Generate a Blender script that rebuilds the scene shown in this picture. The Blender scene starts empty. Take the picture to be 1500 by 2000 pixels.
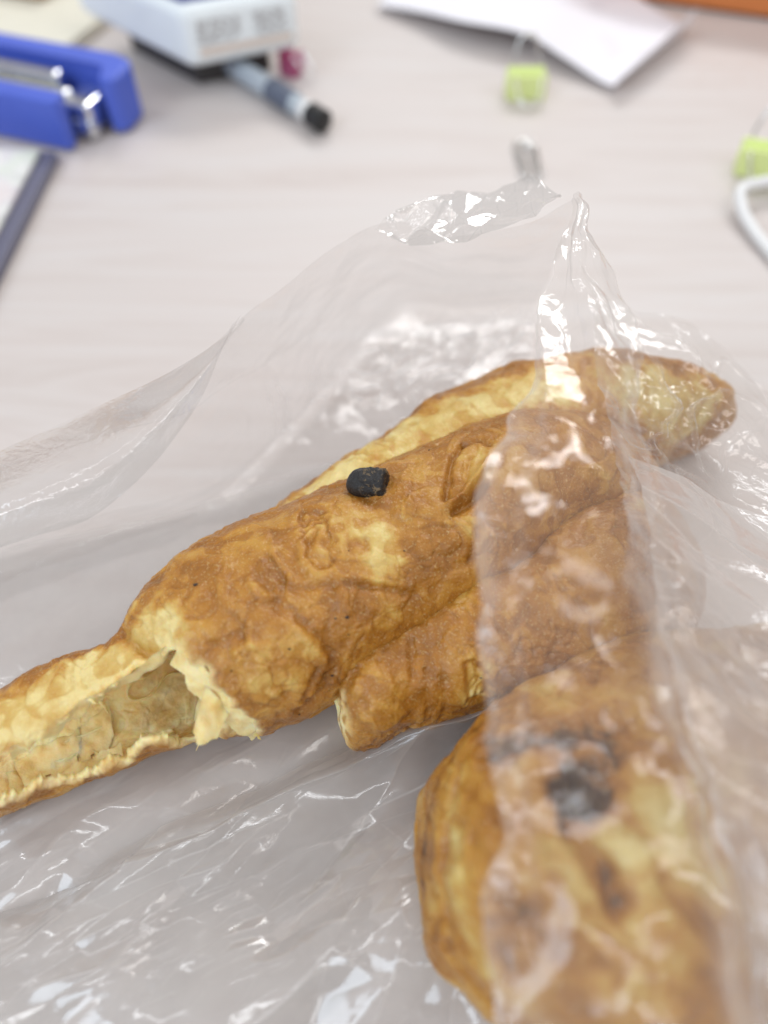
import bpy, bmesh, math
import numpy as np
from mathutils import Vector, Matrix

# ------------------------------------------------------------------ camera, world, lamps, exposure
S = bpy.context.scene
C = S.collection
MM = 0.001
CAM_H, PITCH, FPX, FOCUS = 160.0, 55.0, 1500.0, 154.0
cd = bpy.data.cameras.new("camera"); cam = bpy.data.objects.new("camera", cd); C.objects.link(cam)
cam.location = (0, 0, CAM_H*MM); cam.rotation_euler = (math.radians(90-PITCH), 0, 0)
cd.sensor_fit = 'VERTICAL'; cd.sensor_height = 36.0; cd.sensor_width = 27.0; cd.lens = 27.0
cd.clip_start = 0.005; cd.clip_end = 20
cd.dof.use_dof = True; cd.dof.focus_distance = FOCUS*MM; cd.dof.aperture_fstop = 5.4
S.camera = cam

W = bpy.data.worlds.new("World"); S.world = W; W.use_nodes = True
bg = W.node_tree.nodes["Background"]
bg.inputs[0].default_value = (1.0, 0.972, 0.95, 1); bg.inputs[1].default_value = 0.54

def area(name, loc, target, sx, sy, power, col):
    l = bpy.data.lights.new(name, 'AREA'); l.shape = 'RECTANGLE'; l.size = sx; l.size_y = sy
    l.energy = power; l.color = col
    o = bpy.data.objects.new(name, l); C.objects.link(o); o.location = loc
    o.rotation_euler = (Vector(target)-Vector(loc)).to_track_quat('-Z', 'Y').to_euler()
    return o
area("window_light", (-0.95, -0.75, 1.05), (0, 0.15, 0), 0.75, 0.85, 13.5, (0.74, 0.87, 1.0))
area("ceiling_lamp", (0.22, 1.55, 1.28), (0.0, 0.15, 0), 0.9, 0.30, 13.0, (1.0, 0.985, 0.975))
area("ceiling_lamp", (0.75, 0.25, 1.6), (0.0, 0.1, 0), 0.22, 1.2, 5.0, (1.0, 0.955, 0.92))
for p, sx, sy in (((1.15, -0.35, 1.45), .1, 1.1), ((-1.2, 0.45, 1.55), .1, 1.1), ((0.85, 1.45, 1.35), 1.1, .1), ((0.1, -1.2, 1.5), 1.1, .1)):
    area("glint_tube", p, (0, .12, 0), sx, sy, 4.5, (.94, .97, 1.0))  # added strip lights, only to scatter small glints over the film

S.view_settings.view_transform = 'Standard'; S.view_settings.look = 'None'
S.view_settings.exposure = -0.20; S.view_settings.gamma = 1.0
S.cycles.use_denoising = True
S.cycles.max_bounces = 20; S.cycles.diffuse_bounces = 7; S.cycles.glossy_bounces = 5
S.cycles.transmission_bounces = 8; S.cycles.transparent_max_bounces = 32
S.cycles.caustics_reflective = True; S.cycles.caustics_refractive = False
S.cycles.sample_clamp_indirect = 3.0

# ------------------------------------------------------------------ maths helpers (millimetres)
cp, sp = math.cos(math.radians(PITCH)), math.sin(math.radians(PITCH))
EYE = np.array([0, 0, CAM_H]); FW = np.array([0, cp, -sp]); UP = np.array([0, sp, cp]); RT = np.array([1., 0, 0])
def ray(px, py): return RT*((px-750)/FPX) + UP*((1000-py)/FPX) + FW
def P(px, py, t): return EYE + ray(px, py)*t                 # point at depth t
def G(px, py, h=0.0):                                        # point at height h above the desk
    d = ray(px, py); return EYE + d*((h-CAM_H)/d[2])
def proj(X):
    r = X-EYE; z = r@FW; return np.stack([750+FPX*(r@RT)/z, 1000-FPX*(r@UP)/z], -1)
rng = np.random.default_rng(7)
_perm = np.concatenate([rng.permutation(256)]*3).astype(np.int32)
_g = rng.normal(size=(256, 3)); _g = (_g/np.linalg.norm(_g, axis=1)[:, None]).astype(np.float32)
_val = (rng.random(256)*2-1).astype(np.float32)
def perlin(X, seed=0):
    X = (np.asarray(X)+seed*17.31).astype(np.float32); i = np.floor(X).astype(np.int32); f = X-i; i &= 255
    u = f*f*f*(f*(f*6-15)+10); out = 0
    for a in (0, 1):
        wa = u[:, 0] if a else 1-u[:, 0]; pa = _perm[i[:, 0]+a]
        for b in (0, 1):
            wb = u[:, 1] if b else 1-u[:, 1]; pb = _perm[(pa+i[:, 1]+b) & 511]
            for c in (0, 1):
                wc = u[:, 2] if c else 1-u[:, 2]; g = _g[_perm[(pb+i[:, 2]+c) & 511]]
                out = out + wa*wb*wc*(g[:, 0]*(f[:, 0]-a)+g[:, 1]*(f[:, 1]-b)+g[:, 2]*(f[:, 2]-c))
    return out*1.7
def fbm(X, n=3, seed=0):
    r = 0; a = 1.0
    for k in range(n): r = r+a*perlin(X*2.03**k, seed+k); a *= .5
    return r
def facet(q, seed=0):
    """piecewise linear noise on a triangle lattice: flat facets meeting in straight creases"""
    q = q+seed*13.7
    s = (q[:, 0]+q[:, 1])*0.3660254; x, y = q[:, 0]+s, q[:, 1]+s
    i, j = np.floor(x).astype(np.int64), np.floor(y).astype(np.int64); fx, fy = x-i, y-j
    h = lambda a, b: _val[_perm[(_perm[a & 255]+b) & 511] & 255]
    v00, v11 = h(i, j), h(i+1, j+1); v10, v01 = h(i+1, j), h(i, j+1)
    lo = fx > fy
    return np.where(lo, v00*(1-fx)+v10*(fx-fy)+v11*fy, v00*(1-fy)+v01*(fy-fx)+v11*fx)
def hermite(X, p, t):
    X = np.asarray(X, float); m = np.gradient(X, p, axis=0)
    k = np.clip(np.searchsorted(p, t, 'right')-1, 0, len(p)-2); h = (p[k+1]-p[k]); u = ((t-p[k])/h)
    sh = (slice(None),)+(None,)*(X.ndim-1); u = u[sh]; h = h[sh]
    return (2*u**3-3*u**2+1)*X[k]+(u**3-2*u**2+u)*h*m[k]+(-2*u**3+3*u**2)*X[k+1]+(u**3-u**2)*h*m[k+1]
def segdist(X, pts):
    d = np.full(len(X), 1e9); pts = [np.asarray(p) for p in pts]
    if len(pts) == 1: return np.linalg.norm(X-pts[0], axis=1)
    for a, b in zip(pts[:-1], pts[1:]):
        ab = b-a; t = np.clip(((X-a)@ab)/max(ab@ab, 1e-9), 0, 1)
        d = np.minimum(d, np.linalg.norm(X-a-t[:, None]*ab, axis=1))
    return d
sstep = lambda a, b, x: (lambda t: t*t*(3-2*t))(np.clip((x-a)/(b-a), 0, 1))
def inside(poly, q):
    r = np.zeros(len(q), bool); n = len(poly)
    for k in range(n):
        (x1, y1), (x2, y2) = poly[k], poly[(k+1) % n]
        c = (y1 > q[:, 1]) != (y2 > q[:, 1])
        r ^= c & (q[:, 0] < (x2-x1)*(q[:, 1]-y1)/((y2-y1) if y2 != y1 else 1e-9)+x1)
    return r

# ------------------------------------------------------------------ object helpers
def link(name, me, mat=None, parent=None):
    o = bpy.data.objects.new(name, me); C.objects.link(o)
    if mat: me.materials.append(mat)
    if parent:
        o.parent = parent; o.matrix_parent_inverse = parent.matrix_world.inverted() if parent.type != 'EMPTY' else Matrix.Translation(-parent.location)
    return o
def npmesh(name, V, Q, mat, parent=None, attrs=None, smooth=True):
    me = bpy.data.meshes.new(name); V = np.asarray(V, np.float32)*MM; Q = np.asarray(Q, np.int32); k = Q.shape[1]
    me.vertices.add(len(V)); me.vertices.foreach_set('co', V.ravel())
    me.loops.add(Q.size); me.loops.foreach_set('vertex_index', Q.ravel())
    me.polygons.add(len(Q)); me.polygons.foreach_set('loop_start', np.arange(len(Q), dtype=np.int32)*k)
    me.polygons.foreach_set('use_smooth', np.full(len(Q), smooth)); me.update(calc_edges=True); me.validate()
    for n, a in (attrs or {}).items():
        me.attributes.new(n, 'FLOAT', 'POINT').data.foreach_set('value', np.asarray(a, np.float32))
    return link(name, me, mat, parent)
def grid_quads(nu, nv, wrap):
    i = np.arange(nu-1)[:, None]; j = np.arange(nv if wrap else nv-1)[None]
    j1 = (j+1) % nv
    return np.stack([i*nv+j, (i+1)*nv+j, (i+1)*nv+j1, i*nv+j1], -1).reshape(-1, 4)
def grid_normals(X, wrap):
    du = np.gradient(X, axis=0)
    dv = (np.roll(X, -1, 1)-np.roll(X, 1, 1)) if wrap else np.gradient(X, axis=1)
    n = np.cross(du, dv); return n/np.maximum(np.linalg.norm(n, axis=-1, keepdims=True), 1e-9)
def thing(name, label, cat, loc=(0, 0, 0), group=None):
    o = bpy.data.objects.new(name, None); C.objects.link(o); o.empty_display_size = .01
    o.location = Vector(loc)*MM; tag(o, label, cat, group); return o
def tag(o, label=None, cat=None, group=None, kind=None):
    for k, v in (('label', label), ('category', cat), ('group', group), ('kind', kind)):
        if v: o[k] = v
    return o
def bm_obj(name, bm, mat, parent=None, smooth=False):
    me = bpy.data.meshes.new(name)
    bmesh.ops.recalc_face_normals(bm, faces=bm.faces); bm.to_mesh(me); bm.free()
    me.polygons.foreach_set('use_smooth', [smooth]*len(me.polygons))
    return link(name, me, mat, parent)
def prism(bm, poly, e1, e2, e3, o, z0, z1, bevel=0, seg=3):
    """poly in (e1,e2) mm from origin o, extruded along e3 from z0 to z1"""
    o, e1, e2, e3 = map(np.asarray, (o, e1, e2, e3))
    lo = [bm.verts.new(Vector((o+e1*a+e2*b+e3*z0)*MM)) for a, b in poly]
    hi = [bm.verts.new(Vector((o+e1*a+e2*b+e3*z1)*MM)) for a, b in poly]
    n = len(poly); f = [bm.faces.new(lo[::-1]), bm.faces.new(hi)]
    f += [bm.faces.new([lo[i], lo[(i+1) % n], hi[(i+1) % n], hi[i]]) for i in range(n)]
    if bevel:
        es = list({e for x in f for e in x.edges})
        bmesh.ops.bevel(bm, geom=es, offset=bevel*MM, segments=seg, profile=.5, affect='EDGES', clamp_overlap=True)
def slab(name, mat, parent, o, e1, e2, e3, a, b, c, bevel=.5):
    bm = bmesh.new(); prism(bm, [(a[0], b[0]), (a[1], b[0]), (a[1], b[1]), (a[0], b[1])], e1, e2, e3, o, c[0], c[1], bevel)
    return bm_obj(name, bm, mat, parent)
def tube_mesh(bm, pts, r, n=10, closed=False):
    pts = [np.asarray(p, float) for p in pts]; K = len(pts); rings = []
    rr = r if hasattr(r, '__len__') else [r]*K
    up = np.array([.13, .21, .97])
    for k in range(K):
        a = pts[k-1] if (k or closed) else pts[k]; b = pts[(k+1) % K] if (k < K-1 or closed) else pts[k]
        t = (b-a)/max(np.linalg.norm(b-a), 1e-9); s = np.cross(t, up); s /= np.linalg.norm(s); w = np.cross(s, t)
        rings.append([bm.verts.new(Vector((pts[k]+rr[k]*(s*math.cos(2*math.pi*i/n)+w*math.sin(2*math.pi*i/n)))*MM)) for i in range(n)])
    for k in range(K if closed else K-1):
        A, B = rings[k], rings[(k+1) % K]
        for i in range(n): bm.faces.new([A[i], A[(i+1) % n], B[(i+1) % n], B[i]])
    if not closed: bm.faces.new(rings[0][::-1]); bm.faces.new(rings[-1])
def smooth_path(pts, n=24):
    pts = np.asarray(pts, float); p = np.r_[0, np.cumsum(np.linalg.norm(np.diff(pts, axis=0), axis=1))]
    return hermite(pts, p, np.linspace(0, p[-1], n))

# ------------------------------------------------------------------ materials
class NT:
    def __init__(s, name):
        s.m = bpy.data.materials.new(name); s.m.use_nodes = True; s.t = s.m.node_tree; s.t.nodes.clear()
        s.out = s.n('ShaderNodeOutputMaterial')
    def n(s, k, **kw):
        x = s.t.nodes.new(k)
        for a, v in kw.items(): setattr(x, a, v)
        return x
    def l(s, a, b): s.t.links.new(a, b)
    def put(s, x, **kw):
        for a, v in kw.items():
            i = x.inputs[a.replace('_', ' ')] if not isinstance(a, int) else x.inputs[a]
            if hasattr(v, 'is_output'): s.l(v, i)
            else: i.default_value = v
        return x
    def noise(s, vec, scale, detail=3, rough=.55, dist=0):
        x = s.n('ShaderNodeTexNoise'); s.l(vec, x.inputs['Vector'])
        s.put(x, Scale=scale, Detail=detail, Roughness=rough, Distortion=dist); return x.outputs['Fac']
    def math(s, op, a, b=0.0, clamp=False):
        x = s.n('ShaderNodeMath', operation=op, use_clamp=clamp)
        for i, v in enumerate((a, b)):
            if hasattr(v, 'is_output'): s.l(v, x.inputs[i])
            else: x.inputs[i].default_value = v
        return x.outputs[0]
    def ramp(s, fac, stops):
        x = s.n('ShaderNodeValToRGB'); s.l(fac, x.inputs[0]); e = x.color_ramp.elements
        while len(e) < len(stops): e.new(.5)
        for i, (p, c) in enumerate(stops): e[i].position = p; e[i].color = (*c, 1)
        return x.outputs[0]
    def mix(s, f, a, b, blend='MIX'):
        x = s.n('ShaderNodeMix', data_type='RGBA', blend_type=blend)
        for i, v in ((0, f), (6, a), (7, b)):
            if hasattr(v, 'is_output'): s.l(v, x.inputs[i])
            else: x.inputs[i].default_value = v if i == 0 else (*v, 1)
        return x.outputs[2]
    def bump(s, h, strength=.3, dist=.001, normal=None):
        x = s.n('ShaderNodeBump'); s.l(h, x.inputs['Height']); s.put(x, Strength=strength, Distance=dist)
        if normal: s.l(normal, x.inputs['Normal'])
        return x.outputs[0]
    def obj(s): return s.n('ShaderNodeTexCoord').outputs['Object']
    def attr(s, n): return s.n('ShaderNodeAttribute', attribute_name=n).outputs['Fac']
    def scaled(s, vec, sc, rot=(0, 0, 0)):
        x = s.n('ShaderNodeMapping'); s.l(vec, x.inputs[0]); x.inputs['Scale'].default_value = sc; x.inputs['Rotation'].default_value = rot
        return x.outputs[0]
    def done(s, shader): s.l(shader, s.out.inputs[0]); return s.m
    def principled(s, **kw):
        b = s.n('ShaderNodeBsdfPrincipled'); s.put(b, **kw); return b
def plain(name, col, rough=.45, metal=0., var=.06, scale=120, spec=.5, alpha=None, **kw):
    t = NT(name); o = t.obj(); f = t.noise(o, scale, 4)
    c = t.mix(f, tuple(max(0, x*(1-var)) for x in col), tuple(min(1, x*(1+var)) for x in col))
    b = t.principled(Base_Color=c, Roughness=t.math('ADD', rough-.05, t.math('MULTIPLY', f, .1)), Metallic=metal)
    b.inputs['Specular IOR Level'].default_value = spec
    for k, v in kw.items(): b.inputs[k.replace('_', ' ')].default_value = v
    t.l(t.bump(f, .08, .0004), b.inputs['Normal'])
    return t.done(b.outputs[0])

def desk_mat():
    t = NT('pale_wood_laminate'); o = t.obj()
    g = t.scaled(o, (4, 34, 5), (0, 0, math.radians(9)))
    warp = t.noise(t.scaled(o, (3, 9, 3), (0, 0, math.radians(9))), 2.2, 3, .5, 1.2)
    n1 = t.noise(g, 1.5, 5, .6, 2.2); n2 = t.noise(t.scaled(o, (14, 330, 14), (0, 0, math.radians(9))), 1.5, 3, .6, .3)
    c = t.ramp(n1, [(.25, (.545, .480, .450)), (.5, (.61, .558, .534)), (.75, (.63, .595, .580))])
    c = t.mix(t.math('MULTIPLY', n2, .22), c, (.54, .48, .455))
    c = t.mix(t.math('MULTIPLY', t.math('SUBTRACT', warp, .45, True), 1.1, True), c, (.60, .525, .495))
    # a thin knot-like brown grain mark
    k = t.noise(t.scaled(o, (22, 7, 1), (0, 0, math.radians(-14))), 2.6, 4, .6, 1.8)
    line = t.math('SUBTRACT', 1.0, t.math('MULTIPLY', t.math('ABSOLUTE', t.math('SUBTRACT', k, .5)), 26.0), True)
    reg = t.noise(o, 9.0, 1, .4); reg = t.math('MULTIPLY', t.math('SUBTRACT', reg, .55, True), 3.0, True)
    c = t.mix(t.math('MULTIPLY', line, t.math('MULTIPLY', reg, .55)), c, (.50, .40, .35))
    b = t.principled(Base_Color=c, Roughness=t.math('ADD', .42, t.math('MULTIPLY', n2, .12)))
    t.l(t.bump(n2, .06, .0003), b.inputs['Normal'])
    return t.done(b.outputs[0])

def dough_mat():
    t = NT('fried_dough_crust'); o = t.obj()
    toast_shade = t.attr('toast_shade'); crumb = t.attr('crumb')
    m1 = t.noise(o, 420, 4, .6); m2 = t.noise(o, 1900, 3, .6); m3 = t.noise(o, 150, 3, .5, .6)
    v = t.n('ShaderNodeTexVoronoi'); t.l(o, v.inputs['Vector']); v.inputs['Scale'].default_value = 1500; gr = v.outputs['Distance']
    f = t.math('ADD', toast_shade, t.math('MULTIPLY', t.math('SUBTRACT', m1, .5), .36))
    f = t.math('ADD', f, t.math('MULTIPLY', t.math('SUBTRACT', m3, .5), .34))
    f = t.math('ADD', f, t.math('MULTIPLY', t.math('SUBTRACT', m2, .5), .22), True)
    c = t.ramp(f, [(0.0, (.74, .60, .26)), (.2, (.60, .405, .115)), (.42, (.50, .250, .043)), (.62, (.385, .160, .021)), (.82, (.27, .103, .013)), (1., (.08, .030, .009))])  # browning; the darkest stop also paints shade in the near stick's hole
    fleck = t.math('MULTIPLY', t.math('GREATER_THAN', m2, .60), .30)
    c = t.mix(fleck, c, (.72, .53, .24))
    cr = t.ramp(t.noise(o, 260, 4, .6), [(.3, (.84, .60, .23)), (.5, (.94, .77, .38)), (.7, (.97, .88, .54))])
    c = t.mix(crumb, c, cr)
    b = t.principled(Base_Color=c, Roughness=t.math('ADD', t.math('ADD', .25, t.math('MULTIPLY', crumb, .4)), t.math('MULTIPLY', m1, .16)))
    b.inputs['Specular IOR Level'].default_value = .46
    t.l(t.math('ADD', .22, t.math('MULTIPLY', crumb, .35)), b.inputs['Subsurface Weight']); b.inputs['Subsurface Radius'].default_value = (1.0, .45, .12)
    b.inputs['Subsurface Scale'].default_value = .0022
    h = t.math('ADD', t.math('MULTIPLY', m1, 1.1), t.math('ADD', t.math('MULTIPLY', m2, .35), t.math('MULTIPLY', gr, .25)))
    t.l(t.bump(t.math('MULTIPLY', h, t.math('SUBTRACT', 1.0, t.math('MULTIPLY', crumb, .6))), .5, .0007), b.inputs['Normal'])
    return t.done(b.outputs[0])

def film_mat(name, haze=.05, edge=.30, rough=.09, tint=(.985, .98, .975), fr=1.15, bump=.25, bscale=260, hazecol=(.97, .95, .94), fmax=.42, crease=.32):
    t = NT(name); o = t.obj()
    n1 = t.noise(o, bscale, 3, .55, .5); n2 = t.noise(o, bscale*4, 2, .5)
    nb = t.bump(t.math('ADD', n1, t.math('MULTIPLY', n2, .2)), bump, .0012)
    tr = t.n('ShaderNodeBsdfTransparent'); tr.inputs[0].default_value = (*tint, 1)
    df = t.n('ShaderNodeBsdfDiffuse'); df.inputs[0].default_value = (*hazecol, 1)
    tl = t.n('ShaderNodeBsdfTranslucent'); tl.inputs[0].default_value = (*hazecol, 1)
    mh = t.n('ShaderNodeMixShader'); t.put(mh, Fac=.5); t.l(df.outputs[0], mh.inputs[1]); t.l(tl.outputs[0], mh.inputs[2])
    lw = t.n('ShaderNodeLayerWeight'); lw.inputs['Blend'].default_value = .5
    fac = t.math('POWER', lw.outputs['Facing'], 3.0)
    hz = t.math('ADD', t.math('MULTIPLY', fac, edge), t.math('MULTIPLY', haze, t.math('ADD', .6, t.math('MULTIPLY', t.noise(o, 60, 3), .8))), True)
    hz = t.math('MINIMUM', t.math('ADD', hz, t.math('MULTIPLY', t.attr('crease'), crease)), .85)
    m1 = t.n('ShaderNodeMixShader'); t.l(hz, m1.inputs[0]); t.l(tr.outputs[0], m1.inputs[1]); t.l(mh.outputs[0], m1.inputs[2])
    gl = t.n('ShaderNodeBsdfGlossy'); gl.inputs['Roughness'].default_value = rough; t.l(nb, gl.inputs['Normal'])
    fn = t.n('ShaderNodeFresnel'); fn.inputs['IOR'].default_value = 1.5; t.l(nb, fn.inputs['Normal'])
    m2 = t.n('ShaderNodeMixShader'); t.l(t.math('MINIMUM', t.math('MULTIPLY', fn.outputs[0], fr, True), fmax), m2.inputs[0]); t.l(m1.outputs[0], m2.inputs[1]); t.l(gl.outputs[0], m2.inputs[2])
    return t.done(m2.outputs[0])

M_DESK, M_DOUGH = desk_mat(), dough_mat()

# ------------------------------------------------------------------ the desk
nx = 40
gx, gy = np.meshgrid(np.linspace(-1200, 1200, nx), np.linspace(-500, 1300, nx), indexing='ij')
desk = npmesh('desk', np.stack([gx, gy, 0*gx], -1).reshape(-1, 3), grid_quads(nx, nx, False), M_DESK)
tag(desk, 'pale pinkish wood grain desk top under everything', 'desk', kind='structure')

# ------------------------------------------------------------------ fried dough
def fit_section(top, bot, H, z0, nvec=None, e=2.3):
    """vertical cross-section whose outline meets the two sight lines top and bot"""
    A = G(*top, z0+H*.72); B = G(*bot, z0+H*.25)
    d = (A-B)[:2]; L = np.linalg.norm(d); d = d/L; mid = .5*(A+B)
    n = np.array(top, float)-np.array(bot, float); n /= np.linalg.norm(n)
    th = np.linspace(0, 2*np.pi, 96, endpoint=False)
    ce = np.sign(np.cos(th))*np.abs(np.cos(th))**(2/e); se = np.sign(np.sin(th))*np.abs(np.sin(th))**(2/e)
    b = H/2; zc = z0+b
    def res(x):
        c = np.array([mid[0]+d[0]*x[0], mid[1]+d[1]*x[0], zc]); r = max(x[1], 2.)
        pts = np.stack([c[0]+d[0]*r*ce, c[1]+d[1]*r*ce, zc+b*se], -1)
        q = proj(pts)@n; return np.array([q.max()-np.dot(top, n), q.min()-np.dot(bot, n)])
    x = np.array([0., L*.5])
    for _ in range(14):
        r = res(x); J = np.stack([(res(x+np.eye(2)[k]*.05)-r)/.05 for k in (0, 1)], 1)
        x = x-np.clip(np.linalg.solve(J+1e-6*np.eye(2), r), -8, 8)
        x[1] = max(x[1], 3.)
    return np.r_[mid[0]+d[0]*x[0], mid[1]+d[1]*x[0], zc, d, x[1], b]
def tube(st, nu, nv, capl, capr, e=2.3):
    F = np.array([fit_section(s[0], s[1], s[2], s[3] if len(s) > 3 else 1.0, e=e) for s in st])
    p = np.r_[0, np.cumsum(np.linalg.norm(np.diff(F[:, :3], axis=0), axis=1))]
    t = np.linspace(0, p[-1], nu); X = hermite(F, p, t)
    X[:, 3:5] /= np.linalg.norm(X[:, 3:5], axis=1)[:, None]
    k = np.ones(nu)
    if capl: k *= np.sqrt(np.clip(1-((capl-t)/capl).clip(0)**2, 0, 1))
    if capr: k *= np.sqrt(np.clip(1-((t-(p[-1]-capr))/capr).clip(0)**2, 0, 1))
    k = np.maximum(k, .02)
    th = np.linspace(0, 2*np.pi, nv, endpoint=False)
    ce = np.sign(np.cos(th))*np.abs(np.cos(th))**(2/e); se = np.sign(np.sin(th))*np.abs(np.sin(th))**(2/e)
    R = (X[:, 5]*k)[:, None]*ce
    V = np.stack([X[:, 0:1]+X[:, 3:4]*R, X[:, 1:2]+X[:, 4:5]*R, X[:, 2:3]+(X[:, 6]*k)[:, None]*se], -1)
    N = grid_normals(V, True)
    if np.mean(np.sum(N*(V-V.mean(1, keepdims=True)), -1)) < 0: N = -N
    return V, N, t
def pick(V, N, px, py):
    q = proj(V); d = np.hypot(q[:, 0]-px, q[:, 1]-py); d = d+1e4*(np.sum(N*(V-EYE), 1) > 0)
    return V[np.argmin(d)]
def dough(V, N, feats, seed, base=.5, lump=1.6, wr=1.0, dirn=None):
    sh = V.shape; v = V.reshape(-1, 3); n = N.reshape(-1, 3)
    disp = lump*perlin(v/17, seed)+.55*lump*perlin(v/8, seed+1)
    w = v+2.2*np.stack([perlin(v/6, seed+5), perlin(v/6, seed+6), perlin(v/6, seed+7)], -1)
    rid = np.abs(perlin(w/4.2, seed+2)); reg = sstep(-.15, .5, perlin(v/15, seed+3))
    disp += wr*(.55*(np.minimum(rid, .35)-.2)*(0.35+reg))*1.6
    thin = np.exp(-(np.abs(perlin(w/5.5, seed+12))/.045)**2)+.7*np.exp(-(np.abs(perlin(w/2.9, seed+13))/.05)**2)
    disp += .24*wr*perlin(v/2.6, seed+11)+.13*wr*perlin(v/1.3, seed+4)+.10*wr*np.abs(perlin(v/.7, seed+8))-.34*wr*thin*reg
    toast_shade = base+.20*perlin(v/11, seed+9)+.12*perlin(v/4.5, seed+10)-.45*(rid-.22)*reg*.7+.10*thin*reg+.19
    fl1 = sstep(.0, .10, perlin(w/7.5, seed+14)); fl2 = sstep(.05, .13, perlin(w/4, seed+15)); toast_shade += .17*(.5-fl1)-.13*fl2*(1-fl1)
    disp += .22*fl1+.16*fl2
    for f in feats:
        kind, px, r, a = f[:4]; tz = f[4] if len(f) > 4 else 0.
        pts = [pick(v, n, *q) for q in px]; d = segdist(v+(.30*r*np.stack([perlin(v/3.6, 31), perlin(v/3.6, 32), perlin(v/3.6, 33)], -1)+.14*r*np.stack([perlin(v/1.5, 34), perlin(v/1.5, 35), perlin(v/1.5, 36)], -1)), pts)/r
        g = np.exp(-d**2*1.6)
        a = a*.62 if kind != 'tone' else a
        if kind == 'dome': s = 1-sstep(.55, 1.15, d); disp += a*s; toast_shade += tz*s
        elif kind == 'groove': disp -= a*g; toast_shade += tz*g
        elif kind == 'ridge': disp += a*g; toast_shade += tz*g
        elif kind == 'tone': toast_shade += a*(1-sstep(.5, 1.3, d))
        elif kind == 'pit':
            s = 1-sstep(.45, 1.0, d); rim = np.exp(-((d-1.0)/.28)**2)
            ww = np.abs(perlin(w/2.4, seed+int(r*7)))
            disp += -a*s+.25*a*rim*(.5+perlin(v/4, 38))+s*1.1*(ww-.2); toast_shade += tz*s-.10*rim-.5*(ww-.2)*s+.16*np.exp(-((d-.75)/.15)**2)
    if seed != 47: toast_shade = np.where(toast_shade > .55, .55+.22*np.tanh((toast_shade-.55)/.22), toast_shade)  # only the near stick keeps the dark end, for its shaded hole
    return (v+n*disp[:, None]).reshape(sh), toast_shade

twist = thing('fried_dough_stick', 'torn golden fried dough stick lying open on the bag, with a black speck on it', 'fried dough', G(450, 1300), 'fried dough sticks in the plastic bag')

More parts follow.
